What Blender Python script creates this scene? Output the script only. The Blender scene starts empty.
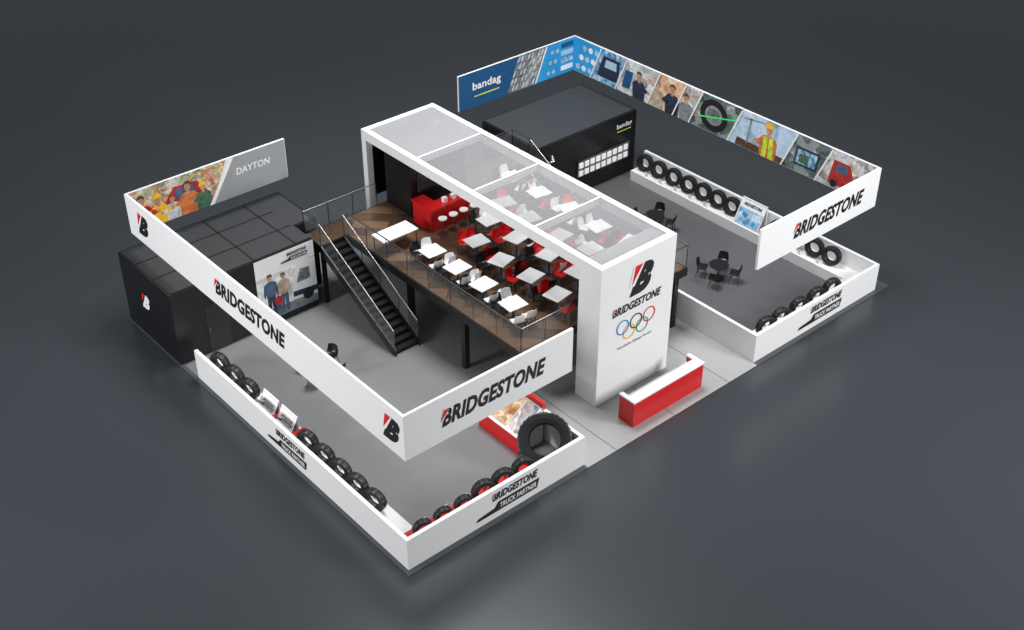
import bpy, math, random
from mathutils import Vector, Matrix
random.seed(4)
# ---------- stand dimensions (metres) -------------
L=24.585;W=18.202;zl=1.268;zb0=4.019;zb1=5.754;d=.457
t0=10.217;t1=13.995;ty=2.044;tb=16.325;zr=6.021
C=(t0+t1)/2; xa=7.7; xb=16.75
# ---------- materials ----------
def mat(name,col,rough=.5,metal=0,alpha=1,em=0,noise=.06,scale=3,spec=.5):
    m=bpy.data.materials.new(name); m.use_nodes=True; nt=m.node_tree; b=nt.nodes['Principled BSDF']
    b.inputs['Roughness'].default_value=rough; b.inputs['Metallic'].default_value=metal; b.inputs['Alpha'].default_value=alpha
    b.inputs['Specular IOR Level'].default_value=spec
    tc=nt.nodes.new('ShaderNodeTexCoord'); n=nt.nodes.new('ShaderNodeTexNoise'); n.inputs['Scale'].default_value=scale
    nt.links.new(tc.outputs['Object'],n.inputs['Vector'])
    r=nt.nodes.new('ShaderNodeMix'); r.data_type='RGBA'
    r.inputs[6].default_value=tuple(c*(1-noise) for c in col)+(1,); r.inputs[7].default_value=tuple(min(1,c*(1+noise)) for c in col)+(1,)
    nt.links.new(n.outputs['Fac'],r.inputs[0]); nt.links.new(r.outputs[2],b.inputs['Base Color'])
    if em: nt.links.new(r.outputs[2],b.inputs['Emission Color']); b.inputs['Emission Strength'].default_value=em
    return m
def pm(name,col,em=.05): return mat(name,col,.5,em=em,noise=.75,scale=4.5)
def photo(name,cols,scale=2.5,em=.12,mix=.45):
    m=bpy.data.materials.new(name); m.use_nodes=True; nt=m.node_tree; b=nt.nodes['Principled BSDF']; lk=nt.links.new
    tc=nt.nodes.new('ShaderNodeTexCoord')
    nz=nt.nodes.new('ShaderNodeTexNoise'); nz.inputs['Scale'].default_value=scale*.8; nz.inputs['Detail'].default_value=6
    lk(tc.outputs['Object'],nz.inputs['Vector'])
    vm=nt.nodes.new('ShaderNodeVectorMath'); vm.operation='MULTIPLY_ADD'; vm.inputs[1].default_value=(.5,.5,.5)
    lk(nz.outputs['Color'],vm.inputs[0]); lk(tc.outputs['Object'],vm.inputs[2])
    v=nt.nodes.new('ShaderNodeTexVoronoi'); v.inputs['Scale'].default_value=scale
    lk(vm.outputs[0],v.inputs['Vector'])
    sep=nt.nodes.new('ShaderNodeSeparateColor'); lk(v.outputs['Color'],sep.inputs[0])
    def ramp(inter,src,lo=0,hi=1):
        r=nt.nodes.new('ShaderNodeValToRGB'); r.color_ramp.interpolation=inter; lk(src,r.inputs[0]); el=r.color_ramp.elements
        while len(el)<len(cols): el.new(.5)
        for i,c in enumerate(cols): el[i].position=lo+(hi-lo)*i/len(cols); el[i].color=tuple(c)+(1,)
        return r
    r1=ramp('CONSTANT',sep.outputs[0]); r2=ramp('LINEAR',nz.outputs['Fac'],.3,.75)
    mx=nt.nodes.new('ShaderNodeMix'); mx.data_type='RGBA'; mx.inputs[0].default_value=mix; lk(r2.outputs[0],mx.inputs[6]); lk(r1.outputs[0],mx.inputs[7])
    lk(mx.outputs[2],b.inputs['Base Color']); lk(mx.outputs[2],b.inputs['Emission Color']); b.inputs['Emission Strength'].default_value=em
    b.inputs['Roughness'].default_value=.45
    return m
white=mat('white_laminate',(.82,.82,.82),.35,noise=.01)
whitem=mat('white_print',(.85,.85,.85),.45,noise=.01)
black=mat('black_laminate',(.008,.008,.009),.3)
ink=mat('black_ink',(.01,.01,.01),.5)
red=mat('red_gloss',(.6,.01,.012),.3)
redink=mat('red_ink',(.7,.01,.01),.5)
rubber=mat('tyre_rubber',(.01,.01,.011),.45)
metal=mat('brushed_steel',(.28,.28,.29),.3,1)
dsteel=mat('dark_steel',(.03,.03,.032),.4,.6)
glass=mat('clear_glass',(.5,.52,.52),.05,alpha=.13)
frost=mat('frosted_panel',(.36,.36,.37),.3,alpha=.4)
frostb=mat('frosted_panel_dense',(.4,.4,.41),.3,alpha=.65)
carpetL=mat('grey_carpet',(.18,.182,.186),.4,scale=30)
carpetR=mat('charcoal_carpet',(.095,.095,.1),.4,scale=30)
lightfl=mat('light_grey_floor',(.36,.36,.36),.3)
plat=mat('platform_edge_grey',(.08,.084,.09),.35)
roofg=mat('roof_panel_grey',(.042,.044,.047),.5)
roofs=mat('roof_seam',(.012,.012,.012),.5)
blue=mat('poster_blue',(.01,.07,.18),.4,em=.15); cyan=mat('poster_cyan',(.02,.26,.55),.4,em=.2,noise=.3,scale=1)
skin=pm('print_skin',(.5,.26,.16)); orange=pm('print_orange',(.55,.16,.04)); redp=pm('print_red',(.4,.02,.02))
green=mat('print_green',(.05,.6,.12),.5,em=.3); hiviz=pm('print_hiviz',(.45,.6,.04),.15)
navy=pm('print_navy',(.02,.03,.06),0); grey=pm('print_grey',(.22,.24,.26),0); lgrey=pm('print_lightgrey',(.55,.57,.59)); greyf=mat('print_grey_gradient',(.3,.31,.32),.5,noise=.5,scale=.4)
beige=pm('print_beige',(.45,.36,.27)); denim=pm('print_denim',(.06,.1,.17)); dgreen=pm('print_darkgreen',(.05,.12,.07))
brown=pm('print_brown',(.1,.05,.025),0)
yellow=mat('print_yellow',(.8,.45,.02),.5,em=.1,noise=.3); rblue=mat('ring_blue',(.01,.2,.6),.5); rgreen=mat('ring_green',(.01,.4,.08),.5); ryel=mat('ring_yellow',(.85,.5,.02),.5)
sky=mat('print_sky',(.36,.5,.64),.5,em=.08,noise=.4,scale=1)
ph_crowd=photo('print_crowd',[(.2,.09,.06),(.5,.1,.04),(.7,.6,.5),(.08,.15,.1),(.6,.4,.12),(.45,.5,.45)],3)
ph_dark=photo('print_dark',[(.03,.03,.03),(.1,.11,.12),(.25,.27,.28),(.05,.08,.1),(.4,.42,.42)],3)
ph_tech=photo('print_technical',[(.02,.15,.35),(.03,.3,.55),(.6,.7,.8),(.03,.1,.2),(.25,.5,.7)],3)
ph_office=photo('print_office',[(.06,.07,.09),(.25,.3,.34),(.6,.62,.62),(.35,.22,.15),(.8,.82,.85)],2.2)
ph_green=photo('print_greenish',[(.015,.03,.025),(.05,.13,.09),(.12,.16,.17),(.03,.04,.04),(.4,.42,.4)],2.5)
ph_site=photo('print_site',[(.12,.16,.17),(.25,.36,.48),(.5,.62,.75),(.35,.48,.62),(.7,.76,.82)],1.2,mix=.15)
ph_street=photo('print_street',[(.2,.22,.19),(.45,.47,.45),(.7,.71,.7),(.4,.42,.38),(.8,.8,.79)],1.5,em=.25,mix=.12)
ph_warm=photo('print_warm',[(.2,.09,.04),(.5,.22,.08),(.75,.62,.45),(.6,.28,.1)],3)
lampm=mat('warm_lamp',(1,.75,.4),.4,em=6)
def woodmat():
    m=bpy.data.materials.new('walnut_parquet'); m.use_nodes=True; nt=m.node_tree; b=nt.nodes['Principled BSDF']
    tc=nt.nodes.new('ShaderNodeTexCoord'); mp=nt.nodes.new('ShaderNodeMapping'); mp.inputs['Rotation'].default_value=(0,0,math.radians(45))
    nt.links.new(tc.outputs['Object'],mp.inputs[0])
    br=nt.nodes.new('ShaderNodeTexBrick'); br.inputs['Scale'].default_value=1; br.inputs['Brick Width'].default_value=1.5; br.inputs['Row Height'].default_value=.6
    br.inputs['Color1'].default_value=(.045,.025,.014,1); br.inputs['Color2'].default_value=(.15,.09,.052,1); br.inputs['Mortar'].default_value=(.03,.018,.01,1); br.inputs['Mortar Size'].default_value=.01
    nt.links.new(mp.outputs[0],br.inputs[0]); nt.links.new(br.outputs[0],b.inputs['Base Color']); b.inputs['Roughness'].default_value=.25
    return m
wood=woodmat()
# ---------- builder ----------
class B:
    def __init__(s): s.v=[];s.f=[];s.fm=[];s.m=[];s.sm=[]
    def mi(s,m):
        if m not in s.m: s.m.append(m)
        return s.m.index(m)
    def add(s,vs,fs,m,mx=None,smooth=False):
        o=len(s.v); k=s.mi(m)
        for v in vs:
            v=Vector(v); s.v.append(tuple(mx@v if mx else v))
        for f in fs: s.f.append([i+o for i in f]); s.fm.append(k); s.sm.append(smooth)
    def box(s,x0,y0,z0,x1,y1,z1,m,mx=None):
        vs=[(x0,y0,z0),(x1,y0,z0),(x1,y1,z0),(x0,y1,z0),(x0,y0,z1),(x1,y0,z1),(x1,y1,z1),(x0,y1,z1)]
        s.add(vs,[(0,3,2,1),(4,5,6,7),(0,1,5,4),(1,2,6,5),(2,3,7,6),(3,0,4,7)],m,mx)
    def tube(s,p,q,r,m,n=8,r2=None,mx=None):
        p=Vector(p);q=Vector(q);ax=(q-p).normalized(); a=ax.orthogonal().normalized(); b=ax.cross(a); r2=r if r2 is None else r2
        vs=[p+(a*math.cos(t)+b*math.sin(t))*r for t in [2*math.pi*i/n for i in range(n)]]+[q+(a*math.cos(t)+b*math.sin(t))*r2 for t in [2*math.pi*i/n for i in range(n)]]
        s.add(vs,[(i,(i+1)%n,n+(i+1)%n,n+i) for i in range(n)],m,mx,True)
        s.add(vs,[tuple(range(n-1,-1,-1)),tuple(range(n,2*n))],m,mx)
    def plane(s,o,xd,zd,pts,m,off=.006):
        o=Vector(o);xd=Vector(xd);zd=Vector(zd);n=xd.cross(zd).normalized()
        s.add([o+xd*a+zd*b+n*off for a,b in pts],[tuple(range(len(pts)))],m)
    def obj(s,name,parent=None,loc=None):
        me=bpy.data.meshes.new(name); me.from_pydata(s.v,[],s.f)
        for m in s.m: me.materials.append(m)
        for i,pl in enumerate(me.polygons): pl.material_index=s.fm[i]; pl.use_smooth=s.sm[i]
        me.update(); o=bpy.data.objects.new(name,me); bpy.context.collection.objects.link(o)
        if parent: o.parent=parent
        if loc: o.location=loc
        return o
    def mesh(s):
        o=s.obj('t'); me=o.data; bpy.data.objects.remove(o); return me
_tc={}
def tmesh(body,shear,heavy):
    k=(body,shear,heavy)
    if k in _tc: return _tc[k]
    c=bpy.data.curves.new('tmp','FONT'); c.body=body; c.shear=shear; c.offset=heavy; c.resolution_u=3; c.space_character=1.0+heavy*1.5
    o=bpy.data.objects.new('tmp',c); bpy.context.collection.objects.link(o); bpy.context.view_layer.update()
    me=o.evaluated_get(bpy.context.evaluated_depsgraph_get()).to_mesh()
    vs=[tuple(v.co) for v in me.vertices]; fs=[tuple(pl.vertices) for pl in me.polygons]
    bpy.data.objects.remove(o); bpy.data.curves.remove(c)
    xs=[v[0] for v in vs]; ys=[v[1] for v in vs]
    x0,x1,y0,y1=min(xs),max(xs),min(ys),max(ys)
    vs=[((v[0]-(x0+x1)/2)/(x1-x0),(v[1]-(y0+y1)/2)/(y1-y0)) for v in vs]
    _tc[k]=(vs,fs); return _tc[k]
def text(b,body,o,xd,zd,w,h,m,shear=.25,heavy=.035,off=.012):
    vs,fs=tmesh(body,shear,heavy); o=Vector(o);xd=Vector(xd);zd=Vector(zd);n=xd.cross(zd).normalized()
    b.add([o+xd*(v[0]*w)+zd*(v[1]*h)+n*off for v in vs],fs,m)
def wordmark(b,o,xd,zd,w,h):
    text(b,'BRIDGESTONE',o,xd,zd,w,h,ink,.28,.042)
    o=Vector(o)-Vector(xd)*w*.5
    b.plane(o,xd,zd,[(h*.05,-h*.12),(-h*.06,-h*.12),(h*.12,h*.56),(h*.5,h*.56)],whitem,.016)
    b.plane(o,xd,zd,[(-h*.06,-h*.1),(h*.14,h*.5),(h*.46,h*.5)],redink,.02)
def blogo(b,o,xd,zd,h,m=ink,bg=None):
    text(b,'B',Vector(o)+Vector(xd)*h*.05,xd,zd,h*.95,h,m,.4,.07)
    b.plane(o,xd,zd,[(-h*.30,h*.52),(h*.14,h*.52),(-h*.24,-h*.16),(-h*.45,-h*.16)],bg or whitem,.018)
    b.plane(o,xd,zd,[(-h*.24,h*.5),(h*.06,h*.5),(-h*.36,-h*.12)],redink,.024)
def partner(b,o,xd,zd,w):
    wordmark(b,Vector(o)+Vector(zd)*w*.1+Vector(xd)*w*.08,xd,zd,w*.8,w*.13)
    b.plane(o,xd,zd,[(-w*.6,-w*.17),(w*.47,-w*.17),(w*.51,-w*.01),(-w*.22,-w*.01),(-w*.28,-w*.09),(-w*.57,-w*.12)],ink,.012)
    text(b,'TRUCK PARTNER',Vector(o)+Vector(zd)*(-w*.09)+Vector(xd)*w*.13,xd,zd,w*.64,w*.085,whitem,.2,.025,.02)
def circ(cx_,cy_,rx,ry=None,n=14):
    ry=ry or rx
    return [(cx_+rx*math.cos(2*math.pi*i/n),cy_+ry*math.sin(2*math.pi*i/n)) for i in range(n)]
def person2d(b,o,xd,zd,s,t,h,shirt,legs=navy,hair=brown,off=.02):
    b.plane(o,xd,zd,[(s-h*.1,t),(s-h*.03,t),(s-h*.005,t+h*.4),(s+h*.03,t),(s+h*.1,t),(s+h*.09,t+h*.5),(s-h*.09,t+h*.5)],legs,off)
    b.plane(o,xd,zd,[(s-h*.1,t+h*.46),(s+h*.1,t+h*.46),(s+h*.13,t+h*.78),(s+h*.04,t+h*.83),(s-h*.04,t+h*.83),(s-h*.13,t+h*.78)],shirt,off+.003)
    b.plane(o,xd,zd,[(s+h*.1,t+h*.78),(s+h*.14,t+h*.77),(s+h*.17,t+h*.55),(s+h*.14,t+h*.45),(s+h*.11,t+h*.55)],shirt,off+.005)
    b.plane(o,xd,zd,[(s-h*.1,t+h*.78),(s-h*.14,t+h*.77),(s-h*.17,t+h*.55),(s-h*.14,t+h*.45),(s-h*.11,t+h*.55)],shirt,off+.005)
    b.plane(o,xd,zd,circ(s,t+h*.91,h*.05,h*.07),skin,off+.007)
    b.plane(o,xd,zd,[(s-h*.06,t+h*.91),(s-h*.05,t+h*.98),(s,t+h*1.0),(s+h*.05,t+h*.98),(s+h*.06,t+h*.91),(s,t+h*.95)],hair,off+.009)
def bust2d(b,o,xd,zd,s,t,h,shirt,hair=brown,helmet=None,vest=None,off=.02,arm=1):
    b.plane(o,xd,zd,[(s-h*.26,t),(s+h*.26,t),(s+h*.3,t+h*.5),(s+h*.2,t+h*.62),(s+h*.07,t+h*.66),(s-h*.07,t+h*.66),(s-h*.2,t+h*.62),(s-h*.3,t+h*.5)],shirt,off)
    if vest:
        b.plane(o,xd,zd,[(s-h*.2,t),(s-h*.04,t),(s-h*.02,t+h*.6),(s-h*.16,t+h*.62)],vest,off+.003); b.plane(o,xd,zd,[(s+h*.04,t),(s+h*.2,t),(s+h*.16,t+h*.62),(s+h*.02,t+h*.6)],vest,off+.003)
    b.plane(o,xd,zd,[(s+arm*h*.2,t+h*.3),(s+arm*h*.42,t+h*.34),(s+arm*h*.42,t+h*.42),(s+arm*h*.26,t+h*.5)][::arm],shirt,off+.004)
    b.plane(o,xd,zd,circ(s+arm*h*.45,t+h*.38,h*.06,h*.05),skin,off+.005)
    b.plane(o,xd,zd,[(s-h*.05,t+h*.6),(s+h*.05,t+h*.6),(s+h*.05,t+h*.75),(s-h*.05,t+h*.75)],skin,off+.005)
    b.plane(o,xd,zd,circ(s,t+h*.82,h*.1,h*.14),skin,off+.007)
    b.plane(o,xd,zd,[(s-h*.115,t+h*.82),(s-h*.11,t+h*.93),(s-h*.04,t+h*.99),(s+h*.05,t+h*.99),(s+h*.11,t+h*.93),(s+h*.115,t+h*.84),(s+h*.05,t+h*.9),(s-h*.06,t+h*.9)],helmet or hair,off+.009)
    if helmet: b.plane(o,xd,zd,[(s-h*.15,t+h*.88),(s+h*.15,t+h*.88),(s+h*.11,t+h*.99),(s,t+h*1.05),(s-h*.11,t+h*.99)],helmet,off+.011)
    for e in (-.04,.04): b.plane(o,xd,zd,circ(s+e*h,t+h*.83,h*.012,h*.01,6),ink,off+.012)
X=(1,0,0);Y_=(0,-1,0);Z=(0,0,1)
# ---------- ground ----------
b=B(); b.box(-150,-150,-.5,200,200,-.04,mat('studio_floor_grey',(.038,.044,.051),.25,noise=.02,scale=.05)); b.obj('floor')
b=B(); b.box(-.15,-.2,-.04,L+.7,W+.4,-.006,plat)
b.box(.0,0,-.006,xa,14.3,-.002,carpetL); b.box(xa,-.2,-.006,xb,4.4,-.002,lightfl); b.box(xa,4.4,-.006,xb,W,-.002,carpetL); b.box(xb,0,-.006,L,14.1,-.002,carpetR)
for x in (C-3,C,C+3): b.box(x-.015,-.2,-.002,x+.015,4.4,-.001,plat)
b.obj('exhibition_platform')
# ---------- low display partitions ----------
th=.14
def cards(b,pts,xd):
    for (x,y) in pts:
        if xd: b.box(x-.02,y-.09,.5,x,y+.09,.74,whitem)
        else: b.box(x-.09,y-.02,.5,x+.09,y,.74,whitem)
def lowwall(name,parts,plinths,extra=None):
    b=B()
    for q in parts: b.box(*q[:2],0,*q[2:],zl,white)
    for (x0,y0,x1,y1,z,m) in plinths: b.box(x0,y0,0,x1,y1,z,m)
    if extra: extra(b)
    return b.obj(name)
def ex1(b):
    partner(b,(4.3,0,zl*.55),X,Z,2.5)
    partner(b,(0,6.9,zl*.55),Y_,Z,2.3)
    for y in (9.1,7.9):
        b.add([(.35,y-.5,.5),(.35,y+.5,.5),(.75,y+.5,1.2),(.75,y-.5,1.2)],[(0,3,2,1)],white)
        b.box(.75,y-.5,.5,.8,y+.5,1.25,white)
        partner(b,(.55,y,.95),Y_,(.49,0,.87),.85)
    b.box(.3,8.42,.45,.95,8.6,.8,red); b.box(.3,7.15,.45,.95,7.3,.8,red)
    cards(b,[(.9,y) for y in (11.85,10.8,5.95,4.95,4.0,3.0)],True); cards(b,[(x,.95) for x in (1.4,2.3,3.1,3.95,4.85)],False)
    y0,y1=1.9,4.1; xs=xa-1.4
    b.add([(xs,y0,.7),(xs,y1,.7),(xa-.25,y1,1.5),(xa-.25,y0,1.5)],[(0,3,2,1)],white)
    xd=Vector((0,-1,0)); zd=Vector((xa-.25-xs,0,.8)); o=Vector((xs,y1-.1,.7))
    b.plane(o,xd,zd,[(0,.08),(1.3,.08),(1.3,.95),(0,.95)],ph_warm,.01)
    b.plane(o,xd,zd,[(1.35,.08),(2.0,.08),(2.0,.95),(1.35,.95)],ph_office,.01)
    b.add([(xs,y0,0),(xa-.25,y0,0),(xa-.25,y0,1.5),(xs,y0,.7)],[(0,1,2,3)],white)
    b.add([(xs,y0,0),(xs,y0,.7),(xs,y1,.7),(xs,y1,0)],[(0,1,2,3)],red)
    b.add([(xs,y1,0),(xs,y1,.7),(xa-.25,y1,1.5),(xa-.25,y1,0)],[(0,1,2,3)],red)
    b.box(xa-.27,y0,1.4,xa-.14,y1+.2,1.7,red)
lowwall('low_display_partition',[(0,0,th,13.3),(th,0,xa,th),(xa-th,th,xa,4.3)],[(th,1,1.0,13.3,.5,white),(th,th,6.1,1.0,.5,red)],ex1)
def ex2(b):
    partner(b,(20.9,0,zl*.55),X,Z,2.5)
    b.add([(L-.95,5.7,.5),(L-.95,7.1,.5),(L-.4,7.1,1.6),(L-.4,5.7,1.6)],[(0,3,2,1)],white)
    b.plane((L-.95,7.05,.5),Y_,(.55,0,1.1),[(0,.05),(1.3,.05),(1.3,.65),(0,.65)],ph_tech,.01); text(b,'BRIDGESTONE',(L-.5,6.4,1.4),Y_,(.45,0,.89),1,.14,ink)
    b.box(L-.42,5.7,.5,L-.36,7.1,1.62,white)
    cards(b,[(L-.9,y) for y in (12.55,11.65,10.7,9.75,8.85,4.4,3.4,2.4)],True); cards(b,[(x,.95) for x in (18.4,19.4,20.5,21.6)],False)
lowwall('low_display_partition',[(xb,0,xb+th,4.5),(xb+th,0,L,th),(L-th,th,L,13.5)],[(xb+th,th,L-th,1.0,.5,white),(L-1.0,1,L-th,13.5,.5,white)],ex2)
# ---------- tyres ----------
def tyre_mesh(R,w,seg=40):
    b=B(); ri=.56*R
    prof=[(-.38*w,ri),(-.46*w,ri+.03*R),(-.5*w,.76*R),(-.47*w,.92*R),(-.42*w,.985*R),(-.2*w,R),(-.17*w,.965*R),(-.13*w,.965*R),(-.1*w,R),(.1*w,R),(.13*w,.965*R),(.17*w,.965*R),(.2*w,R),(.42*w,.985*R),(.47*w,.92*R),(.5*w,.76*R),(.46*w,ri+.03*R),(.38*w,ri),(.3*w,ri+.06*R),(-.3*w,ri+.06*R)]
    n=len(prof); vs=[]
    for i in range(seg):
        a=2*math.pi*i/seg
        for (x,r) in prof:
            if r>.97*R and i%2: r-=.03*R
            vs.append((x,r*math.cos(a),r*math.sin(a)))
    fs=[]
    for i in range(seg):
        j=(i+1)%seg
        for k in range(n): l=(k+1)%n; fs.append((i*n+k,i*n+l,j*n+l,j*n+k))
    b.add(vs,fs,rubber,None,False)
    return b.mesh()
tm=tyre_mesh(.44,.26); tms=tyre_mesh(.35,.24); tmb=tyre_mesh(.98,.75,56)
def tyre(x,y,z,rz,me=tm,lean=0,name='truck_tyre'):
    o=bpy.data.objects.new(name,me); bpy.context.collection.objects.link(o); o.location=(x,y,z); o.rotation_euler=(0,lean,rz); return o
for y in (12.4,11.35,10.3,6.45,5.45,4.45,3.5,2.5): tyre(.55,y,.94,.3)
for x in (1.0,1.85,2.7): tyre(x,.5,.85,math.pi/2-.25,tms)
for x in (3.55,4.4,5.3): tyre(x,.5,.94,math.pi/2-.25)
tyre(6.75,1.02,1.0,math.pi/4,tmb,math.radians(42),'tractor_tyre')
for x in (17.95,18.85,20.0,21.1,22.1): tyre(x,.5,.94,math.pi/2-.25)
for y in (13.0,12.1,11.15,10.2,9.3,8.4,7.55,4.9,3.9,2.9,2.0): tyre(L-.55,y,.95,.2,tm,.1)
# ---------- hanging banners ----------
bt=.1; xl=7.4; xr=16.83; hb=zb1-zb0; zc=(zb0+zb1)/2
b=B()
b.box(d,d,zb0,xl,d+bt,zb1,whitem); b.box(d,d+bt,zb0,d+bt,W-bt,zb1,whitem); b.box(d,W-bt,zb0,7.6,W,zb1,whitem)
wordmark(b,(4.05,d,zc),X,Z,4.3,.66); wordmark(b,(d,9.3,zc),Y_,Z,4.6,.68)
blogo(b,(d,1.15,zc),Y_,Z,.95); blogo(b,(d,17.0,zc),Y_,Z,.95)
o=(d+bt,W-bt,zb0); e=7.55-d-bt
b.plane(o,X,Z,[(0,0),(3.4,0),(4.3,hb),(0,hb)],ph_crowd,.005)
b.plane(o,X,Z,[(1.4,.2),(3.1,.2),(3.3,.75),(2.9,1.3),(1.9,1.35),(1.5,.85)],redp,.008); b.plane(o,X,Z,[(1.8,.8),(2.8,.8),(2.75,1.2),(1.95,1.22)],denim,.012)
for s_ in (1.75,2.8): b.plane(o,X,Z,circ(s_,.3,.24),ink,.012)
for i,(s_,h_,c_,hl,am) in enumerate(((.45,1.5,redp,None,1),(1.15,1.3,yellow,yellow,1),(1.75,1.1,lgrey,redp,-1),(2.45,1.45,orange,None,-1),(3.1,1.15,dgreen,yellow,-1))):
    bust2d(b,o,X,Z,s_,0,h_,c_,helmet=hl,off=.02+.001*i,arm=am)
b.plane(o,X,Z,[(3.3,0),(3.5,0),(4.6,hb),(4.4,hb)],whitem,.05)
b.plane(o,X,Z,[(3.5,0),(e,0),(e,hb),(4.6,hb)],greyf,.054)
text(b,'DAYTON',(6.0,W-bt,zc+.2),X,Z,1.6,.3,whitem,.15,.02,.06)
b.obj('hanging_banner')
b=B()
b.box(xr,d,zb0,L-d,d+bt,zb1,whitem); b.box(L-d-bt,d+bt,zb0,L-d,W-bt,zb1,whitem); b.box(xr+.0,W-bt,zb0,L-d,W,zb1,whitem)
wordmark(b,(21.0,d,zc),X,Z,4.3,.66)
o=(xr,W-bt,zb0); wB=L-d-bt-xr
def slant(o,xd,a,c,m,off,s=.7): b.plane(o,xd,Z,[(a,0.02),(c,0.02),(c+s,hb-.02),(a+s,hb-.02)],m,off)
b.plane(o,X,Z,[(0,0),(wB,0),(wB,hb),(0,hb)],blue,.005)
text(b,'bandag',(xr+1.65,W-bt,zc+.1),X,Z,1.7,.5,whitem,.0,.025,.02)
b.plane(o,X,Z,[(.9,.48),(2.4,.48),(2.4,.55),(.9,.55)],hiviz,.02)
slant(o,X,2.9,4.6,ph_dark,.01)
for i in range(8):
    for j in range(5):
        a=2.95+i*.21+j*.14; z=.08+j*.33
        b.plane(o,X,Z,[(a,z),(a+.12,z+.03),(a+.22,z+.26),(a+.1,z+.23)],lgrey if (i+j)%3 else grey,.014)
slant(o,X,4.62,4.72,whitem,.014)
b.plane(o,X,Z,[(4.72,0.02),(wB,.02),(wB,hb),(5.42,hb)],cyan,.01)
for i in range(2):
    for j in range(3): b.plane(o,X,Z,circ(5.5+i*.32+j*.12,.3+j*.5,.11),sky,.016)
for i in range(4): b.plane(o,X,Z,[(6.3,.2+i*.38),(wB-.1,.2+i*.38),(wB-.1,.45+i*.38),(6.3,.45+i*.38)],(whitem,ph_tech,sky,blue)[i],.016)
o=(L-d-bt,W-bt,zb0); wS=W-bt-d-bt
cells=[(cyan,0,1.2),(ph_tech,1.2,2.9),(ph_office,2.9,5.0),(ph_warm,5.0,6.6),(ph_office,6.6,7.6),(ph_green,7.6,9.9),(ph_site,9.9,12.9),(ph_green,12.9,14.7),(ph_office,14.7,wS-.75)]
b.plane(o,Y_,Z,[(0,0),(wS,0),(wS,hb),(0,hb)],lgrey,.004)
for m,a,c in cells: slant(o,Y_,a,c,m,.008); slant(o,Y_,c-.04,c+.04,whitem,.06)
b.plane(o,Y_,Z,[(0,0),(.1,0),(.8,hb),(0,hb)],cyan,.01)
for i in range(3):
    for j in range(3): b.plane(o,Y_,Z,circ(.3+i*.4+j*.22,.3+j*.52,.15),whitem if (i+j)%2 else sky,.016)
b.plane(o,Y_,Z,[(3.3,.3),(3.8,.3),(4.0,1.2),(3.5,1.2)],blue,.015)
b.plane(o,Y_,Z,[(1.6,.3),(2.9,.3),(3.1,.8),(3.1,1.4),(2.0,1.4)],navy,.014); b.plane(o,Y_,Z,[(2.1,.85),(2.9,.85),(2.9,1.25),(2.2,1.25)],sky,.016)
bust2d(b,o,Y_,Z,4.4,0,1.4,navy,off=.02)
bust2d(b,o,Y_,Z,5.6,0,1.4,beige,hair=grey,off=.02,arm=1); bust2d(b,o,Y_,Z,6.5,0,1.5,navy,off=.025,arm=-1)
bust2d(b,o,Y_,Z,7.35,0,1.35,grey,off=.022)
b.plane(o,Y_,Z,circ(9.0,.85,.8,.75,28),ink,.02); b.plane(o,Y_,Z,circ(9.0,.85,.5,.46,24),grey,.025); b.plane(o,Y_,Z,circ(9.0,.85,.36,.34,24),ph_dark,.03)
b.plane(o,Y_,Z,[(8.2,.55),(10.3,1.05),(10.3,1.12),(8.2,.62)],green,.035)
bust2d(b,o,Y_,Z,12.1,0,1.6,orange,helmet=yellow,vest=hiviz,off=.02,arm=-1)
b.plane(o,Y_,Z,[(10.3,.02),(13.0,.02),(13.1,.3),(10.4,.4)],brown,.012); b.plane(o,Y_,Z,[(10.9,.3),(11.0,.3),(11.15,1.5),(11.05,1.5)],grey,.014); b.plane(o,Y_,Z,[(10.7,1.35),(11.9,1.5),(11.9,1.56),(10.7,1.42)],grey,.014)
b.plane(o,Y_,Z,[(13.5,.35),(14.7,.35),(14.8,1.2),(13.6,1.2)],navy,.02); b.plane(o,Y_,Z,[(13.6,.45),(14.6,.45),(14.7,1.1),(13.7,1.1)],ph_tech,.025); b.plane(o,Y_,Z,[(13.75,.5),(14.2,.5),(14.3,.95),(13.8,.9)],dgreen,.03)
b.plane(o,Y_,Z,[(15.3,.2),(16.4,.2),(16.5,.8),(16.3,1.3),(15.5,1.3)],redp,.02); b.plane(o,Y_,Z,[(15.6,.8),(16.2,.8),(16.2,1.2),(15.7,1.2)],denim,.025)
for s in (15.6,16.2): b.plane(o,Y_,Z,circ(s,.25,.17),ink,.03)
b.obj('hanging_banner')
# ---------- central portal tower ----------
b=B(); leg=1.1; bw=.24; bh=.42; fb=.26
b.box(t0,ty,0,t1,ty+leg,zr-.15,white)
b.box(t0,ty,zr-.15,t1,ty+fb,zr,white); b.box(t0,ty+fb,zr-.15,t0+bw,ty+leg,zr,white); b.box(t1-bw,ty+fb,zr-.15,t1,ty+leg,zr,white)
b.box(t0,ty+leg,zr-bh,t0+bw,tb,zr,white); b.box(t1-bw,ty+leg,zr-bh,t1,tb,zr,white); b.box(t0+bw,tb-bw,zr-bh,t1-bw,tb,zr,white)
ys=[ty+fb+(tb-ty-fb)*k/4 for k in range(5)]
for y in ys[1:4]: b.box(t0+bw,y-.08,zr-.3,t1-bw,y+.08,zr-.09,white); b.box(t0+bw,y-.04,zr-.09,t1-bw,y+.04,zr-.02,white)
for i in range(4): b.box(t0+bw,ys[i]+(.04 if i else 0),zr-.07,t1-bw,ys[i+1]-(.04 if i<3 else bw),zr-.03,frostb if i==3 else frost)
b.box(t0,tb-.3,0,t0+.3,tb,zr-bh,white); b.box(t1-.3,tb-.3,0,t1,tb,zr-bh,white)
b.box(t0+.3,tb-.12,2.8,t1-.3,tb-.05,zr-bh,black)
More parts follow.
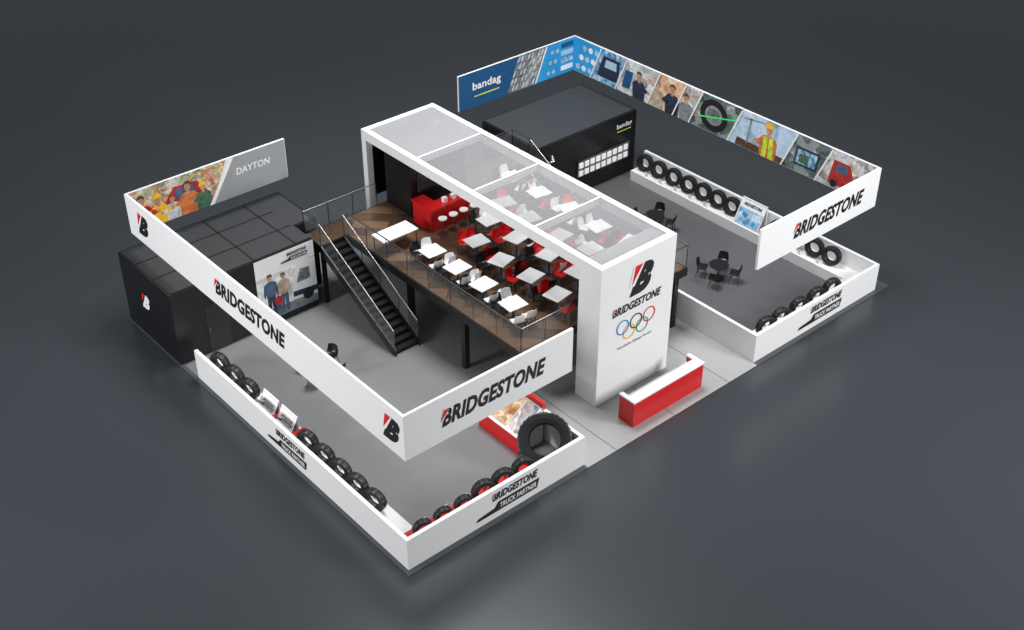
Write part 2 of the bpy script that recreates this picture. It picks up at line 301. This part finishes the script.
blogo(b,(C+.1,ty,zr-1.15),X,Z,1.25); wordmark(b,(C,ty,zr-2.15),X,Z,2.5,.36)
def ring(x,z,m):
    n=28; vs=[]
    for k in range(n):
        a=2*math.pi*k/n
        for r in (.32,.27): vs.append((x+r*math.cos(a),ty-.02,z+r*math.sin(a)))
    b.add(vs,[(2*k,2*k+1,(2*k+3)%(2*n),(2*k+2)%(2*n)) for k in range(n)],m)
for i,m in enumerate((rblue,ink,redink)): ring(C-.68+i*.68,zr-2.95,m)
for i,m in enumerate((ryel,rgreen)): ring(C-.34+i*.68,zr-3.27,m)
text(b,'Worldwide Olympic Partner',(C,ty,zr-3.85),X,Z,1.8,.15,ink,0,.0)
b.obj('portal_tower')
# ---------- upper deck ----------
zd=2.8; D0=7.8; D1=16.5; yf=ty+leg+.35; yb=15.5; ysd=14.25; sw=1.3
b=B()
b.box(D0,yf,zd-.35,D1,yb,zd-.02,black); b.box(D0+.06,yf+.06,zd-.02,D1-.06,yb-.06,zd,wood)
for x in (D0+.35,D1-.35):
    for y in (yf+.3,yf+3.6,yf+7,yb-.4): b.box(x-.11,y-.11,0,x+.11,y+.11,zd-.35,black)
b.box(D0-sw,ysd,zd-.35,D0,yb,zd-.02,black); b.box(D0-sw+.05,ysd+.05,zd-.02,D0+.06,yb-.06,zd,wood)
b.box(D0-sw+.05,ysd+.02,0,D0-sw+.22,ysd+.14,zd-.35,black)
b.box(D1,ysd,zd-.35,D1+sw,yb,zd-.02,black); b.box(D1-.06,ysd+.05,zd-.02,D1+sw-.05,yb-.06,zd,wood)
b.box(D1+1.1,ysd+.02,0,D1+1.25,ysd+.14,zd-.35,black)
b.obj('mezzanine_deck')
def rail(pts,h=1.05,name='glass_railing'):
    b=B()
    for p,q in zip(pts[:-1],pts[1:]):
        p=Vector(p);q=Vector(q); up=Vector((0,0,1)); L_=(q-p).length; n=max(1,round(L_/1.4))
        b.tube(p+up*h,q+up*h,.025,metal,6)
        for i in range(n+1):
            a=p.lerp(q,i/n); b.tube(a,a+up*h,.018,metal,6)
        for i in range(n):
            a=p.lerp(q,(i+.04)/n); c=p.lerp(q,(i+.96)/n)
            b.add([a+up*.08,c+up*.08,c+up*(h-.08),a+up*(h-.08)],[(0,1,2,3)],glass)
    return b.obj(name)
rail([(t0-.05,yf+.05,zd),(D0+.05,yf+.05,zd),(D0+.05,ysd,zd)])
rail([(t1+.05,yf+.05,zd),(D1-.05,yf+.05,zd),(D1-.05,ysd,zd)])
rail([(D0-sw+.05,ysd+.05,zd),(D0-sw+.05,yb-.05,zd),(t0-.05,yb-.05,zd)])
rail([(D1+sw-.05,ysd+.05,zd),(D1+sw-.05,yb-.05,zd),(t1+.05,yb-.05,zd)])
def stairs(x0,x1,ytop,run=4.75,n=16):
    b=B()
    for i in range(n):
        z=zd*(i+1)/(n+1); y=ytop-run+run*i/n
        b.box(x0+.06,y,z-.05,x1-.06,y+run/n+.03,z,dsteel); b.box(x0+.06,y+run/n-.02,z-.02,x1-.06,y+run/n,z+zd/(n+1)-.04,black)
    for x in (x0,x1-.06):
        b.add([(x,ytop-run-.1,0),(x,ytop-run+.25,0),(x,ytop,zd-.4),(x,ytop,zd),(x,ytop-run-.1,.25),
               (x+.06,ytop-run-.1,0),(x+.06,ytop-run+.25,0),(x+.06,ytop,zd-.4),(x+.06,ytop,zd),(x+.06,ytop-run-.1,.25)],
              [(0,1,2,3,4),(9,8,7,6,5),(4,3,8,9),(0,4,9,5),(1,6,7,2),(2,7,8,3)],black)
        xx=x+.03; p=Vector((xx,ytop-run,.2)); q=Vector((xx,ytop,zd)); up=Vector((0,0,1))
        b.tube(p+up*.95,q+up*1.0,.028,metal,6)
        for k in range(5): a=p.lerp(q,k/4); b.tube(a,a+up*.97,.02,metal,6)
        for k in range(4):
            a=p.lerp(q,(k+.04)/4);c=p.lerp(q,(k+.96)/4); b.add([a+up*.1,c+up*.1,c+up*.88,a+up*.88],[(0,1,2,3)],glass)
    return b.obj('staircase')
stairs(D0-sw,D0-.1,ysd); stairs(D1+.1,D1+sw,ysd)
b=B(); b.box(t0+.45,tb-2.7,zd,t1-.45,yb-.1,zr-.6,black)
b.box(t0+.8,tb-2.74,zd+1.1,t1-.8,tb-2.7,zd+1.9,roofg)
for k in range(3): b.box(t0+.9,tb-2.85,zd+1.15+k*.27,t1-.9,tb-2.74,zd+1.18+k*.27,metal)
b.obj('service_kiosk')
b=B(); by=12.15
b.box(t0+.3,by,zd,t1-1.5,by+.5,zd+1.0,red); b.box(t0+.3,by+.5,zd,t0+.85,by+1.2,zd+1.0,red)
b.box(t0+.25,by-.05,zd+1.0,t1-1.45,by+.55,zd+1.05,red); b.box(t0+.25,by+.55,zd+1.0,t0+.9,by+1.25,zd+1.05,red)
for k in range(3): b.box(t0+1.1+k*.45,by+.12,zd+1.05,t0+1.28+k*.45,by+.3,zd+1.25,white)
b.obj('bar_counter')
# ---------- rooms ----------
b=B(); rx0=-.12; rx1=7.25; ry0=14.4; ry1=18.55; rz=3.2; rn=6.25; yn=15.65
b.box(rx0,ry0,0,rn,ry1,rz,black); b.box(rn,yn,0,rx1,ry1,rz,black)
b.box(rx0+.1,ry0+.1,rz,rn-.05,ry1-.1,rz+.03,roofg); b.box(rn-.05,yn+.1,rz,rx1-.1,ry1-.1,rz+.03,roofg)
for x in (1.7,3.6,5.5): b.box(x-.03,ry0+.1,rz+.03,x+.03,ry1-.1,rz+.05,roofs)
for y in (15.8,17.2): b.box(rx0+.1,y-.03,rz+.03,rn-.1,y+.03,rz+.05,roofs)
blogo(b,(rx0,16.7,1.8),Y_,Z,.7,whitem,black)
b.box(1.2,ry0-.02,0,2.15,ry0,2.1,mat('door_black',(.02,.02,.022),.3)); b.box(1.25,ry0-.06,1.0,1.3,ry0-.02,1.1,metal)
o=(3.5,ry0,.3); pw=2.74; ph=2.88
b.plane(o,X,Z,[(0,0),(pw,0),(pw,ph),(0,ph)],ph_street,.03)
b.plane(o,X,Z,[(0,2.0),(pw,2.15),(pw,ph),(0,ph)],whitem,.032)
b.plane(o,X,Z,[(1.5,.5),(pw,.35),(pw,2.1),(2.0,2.15),(1.7,1.65)],whitem,.036); b.plane(o,X,Z,[(1.8,1.2),(2.45,1.2),(2.45,1.75),(2.0,1.8)],ph_dark,.038); b.plane(o,X,Z,[(1.6,.6),(pw,.5),(pw,.75),(1.6,.85)],navy,.038)
b.plane(o,X,Z,[(0,0),(pw,0),(pw,.4),(0,.5)],grey,.034); b.plane(o,X,Z,circ(2.3,.5,.26),ink,.04)
for s,t,h_,c_,lg in ((.6,.12,2.0,denim,navy),(1.2,.12,1.85,beige,denim),(.9,.06,1.1,redp,denim)): person2d(b,o,X,Z,s,t,h_,c_,lg,off=.045)
partner(b,(5.35,ry0-.04,2.85),X,Z,1.15)
b.obj('meeting_room')
b=B(); qx0=18.1; qx1=24.45; ry0=14.15; ry1=18.0
b.box(qx0,ry0,0,qx1,ry1,rz,black); b.box(qx0+.1,ry0+.1,rz,qx1-.1,ry1-.1,rz+.03,roofg)
text(b,'bandag',(23.65,ry0,2.65),X,Z,1.0,.32,whitem,0,.02); b.box(23.2,ry0-.01,2.37,24.1,ry0,2.41,hiviz)
b.box(20.6,ry0-.08,.9,24.0,ry0,1.75,metal)
dsp=mat('display_white',(.8,.8,.8),.4,em=.3)
for i in range(9):
    for j in range(2): b.box(20.68+i*.365,ry0-.12,.97+j*.4,20.93+i*.365,ry0-.08,1.23+j*.4,dsp)
# wall-mounted spotlight by the stair head
b.tube((18.7,ry0,2.7),(18.7,ry0-.3,2.75),.03,metal,8); b.tube((18.7,ry0-.3,2.85),(18.7,ry0-.38,2.6),.08,metal,14,.13); b.tube((18.7,ry0-.38,2.6),(18.7,ry0-.385,2.585),.11,lampm,14)
b.obj('meeting_room')
l=bpy.data.lights.new('wall_spotlight_bulb','SPOT'); l.energy=120; l.spot_size=math.radians(80); l.color=(1,.8,.5); l.shadow_soft_size=.08
so=bpy.data.objects.new('wall_spotlight_bulb',l); bpy.context.collection.objects.link(so); so.location=(18.7,ry0-.42,2.5)
# ---------- reception counter ----------
b=B(); c0,c1=10.42,14.1; y0=.3;y1=1.05
b.box(c0,y0,0,c1,y0+.12,1.1,red); b.box(c0,y0+.12,0,c0+.12,y1,1.1,red); b.box(c1-.12,y0+.12,0,c1,y1,1.1,red)
b.box(c0+.12,y0+.12,0,c1-.12,y1,.85,white); b.box(c0-.03,y0-.03,1.1,c1+.03,y0+.4,1.16,white)
b.box(c0-.03,y0+.4,1.1,c0+.15,y1,1.16,white); b.box(c1-.15,y0+.4,1.1,c1+.03,y1,1.16,white)
b.obj('reception_counter')
# ---------- furniture ----------
def chair_mesh(shell,legm):
    b=B()
    prof=[(.22,.43),(.18,.455),(0,.44),(-.15,.445),(-.2,.5),(-.235,.65),(-.26,.82)]
    vs=[];m=7
    for (y,z) in prof:
        for k in range(m):
            u=(k/(m-1)-.5)*2; wd=.24 if z<.6 else .23-.05*(z-.6)/.25
            cz=z+.035*u*u if z<.5 else z; cyy=y+(.07*u*u if z>.48 else 0)
            vs.append((u*wd,cyy,cz))
    fs=[(i*m+k,i*m+k+1,(i+1)*m+k+1,(i+1)*m+k) for i in range(len(prof)-1) for k in range(m-1)]
    b.add(vs,fs,shell,None,True); b.add([(v[0],v[1]-(.02 if v[2]>.5 else 0),v[2]-.02) for v in vs],[f[::-1] for f in fs],shell,None,True)
    for sx in (-1,1):
        for sy in (-1,1): b.tube((sx*.15,sy*.13,.43),(sx*.22,sy*.2,0),.018,legm,6,.012)
    b.tube((-.16,.14,.3),(.16,.14,.3),.009,legm,6); b.tube((-.16,-.14,.3),(.16,-.14,.3),.009,legm,6)
    return b.mesh()
chw=chair_mesh(white,metal); chb=chair_mesh(black,dsteel); chr_=chair_mesh(red,metal)
def chair(x,y,z,rz,me):
    o=bpy.data.objects.new('dining_chair',me); bpy.context.collection.objects.link(o); o.location=(x,y,z); o.rotation_euler=(0,0,rz)
def tablem(w,l,h,top,legm):
    b=B(); b.box(-w/2,-l/2,h-.035,w/2,l/2,h,top); b.tube((0,0,.02),(0,0,h-.03),.04,legm,10); b.box(-.25,-.25,0,.25,.25,.02,legm)
    return b.mesh()
tA=tablem(.85,.75,.74,white,metal)
def group(tx,ty_,rot,cc):
    o=bpy.data.objects.new('dining_table',tA); bpy.context.collection.objects.link(o); o.location=(tx,ty_,zd); o.rotation_euler=(0,0,rot)
    cs,sn=math.cos(rot),math.sin(rot); k=0
    for sy in (-1,1):
        for sx in (-.26,.26):
            x=sx+random.uniform(-.04,.04); y=sy*(.6+random.uniform(0,.1))
            chair(tx+x*cs-y*sn,ty_+x*sn+y*cs,zd,rot+(0 if sy<0 else math.pi)+random.uniform(-.35,.35),cc[k%4]); k+=1
rows=((D0+1.2,(10.1,8.55,7.0,5.3),(chw,chw,chb,chw)),(D0+2.95,(9.6,7.9,6.3,4.7),(chb,chr_,chr_,chb)),
      (D0+4.4,(10.4,8.7,7.0,5.4),(chr_,chb,chw,chr_)),(D0+5.85,(11.2,9.5,7.8,6.2,4.6),(chb,chr_,chr_,chw)),(D0+7.5,(12.6,10.9,9.1,7.3,5.5),(chw,chw,chr_,chb)))
for x,yy,cc in rows:
    for y in yy:
        f=x>D0+2
        c=list(cc)
        if f: random.shuffle(c)
        group(x+random.uniform(-.15,.15)*f,y+random.uniform(-.1,.1)*f,random.uniform(-.3,.3) if f else random.uniform(-.08,.08),c)
b=B(); b.box(-.85,-.42,.7,.85,.42,.74,white)
for sx in (-.78,.78):
    for sy in (-.36,.36): b.tube((sx,sy,0),(sx,sy,.7),.03,metal)
b.obj('buffet_table',loc=(D0+.95,12.2,zd))
b=B(); b.tube((0,0,0),(0,0,.02),.2,metal,16); b.tube((0,0,.02),(0,0,.72),.025,metal,8); b.tube((0,0,.72),(0,0,.77),.18,white,16); b.tube((0,0,.3),(0,0,.32),.13,metal,12)
stm=b.mesh()
for i in range(4):
    o=bpy.data.objects.new('bar_stool',stm); bpy.context.collection.objects.link(o); o.location=(t0+.6+i*.55,by-.4,zd)
b=B(); b.tube((0,0,0),(0,0,.02),.28,dsteel,20); b.tube((0,0,.02),(0,0,.7),.03,dsteel,8); b.tube((0,0,.7),(0,0,.73),.42,black,24)
rtm=b.mesh()
for (x,y) in ((20.2,4.9),(21.2,9.6),(3.7,10.3)):
    o=bpy.data.objects.new('bistro_table',rtm); bpy.context.collection.objects.link(o); o.location=(x,y,0)
    for k in range(4):
        a=k*math.pi/2+.5; chair(x+.72*math.cos(a),y+.72*math.sin(a),0,a+math.pi/2,chb)
# ---------- lights ----------
def area(n,loc,size,en,t=None,spread=None):
    l=bpy.data.lights.new(n,'AREA'); l.energy=en; l.size=size; l.shape='SQUARE'
    if spread: l.spread=math.radians(spread)
    o=bpy.data.objects.new(n,l); bpy.context.collection.objects.link(o); o.location=loc
    if t: o.rotation_euler=(Vector(t)-o.location).to_track_quat('-Z','Y').to_euler()
    return o
area('overhead_softbox',(13,11,34),12,3900,spread=90)
area('key_softbox',(24,-24,17),8,9200,(12,5,3))
area('side_softbox',(-27,12,15),8,8200,(6,9,3))
w=bpy.data.worlds.new('World'); bpy.context.scene.world=w; w.use_nodes=True
w.node_tree.nodes['Background'].inputs[0].default_value=(.78,.84,.92,1); w.node_tree.nodes['Background'].inputs[1].default_value=.24
sc=bpy.context.scene; sc.view_settings.view_transform='Standard'
cam=bpy.data.cameras.new('camera'); co=bpy.data.objects.new('camera',cam); sc.collection.objects.link(co)
co.location=(-16.3756,-23.9437,30); co.rotation_euler=(math.pi/2-.6088,0,-.7136); cam.sensor_width=36; cam.lens=1281.2/1024*36; cam.clip_end=500
sc.camera=co
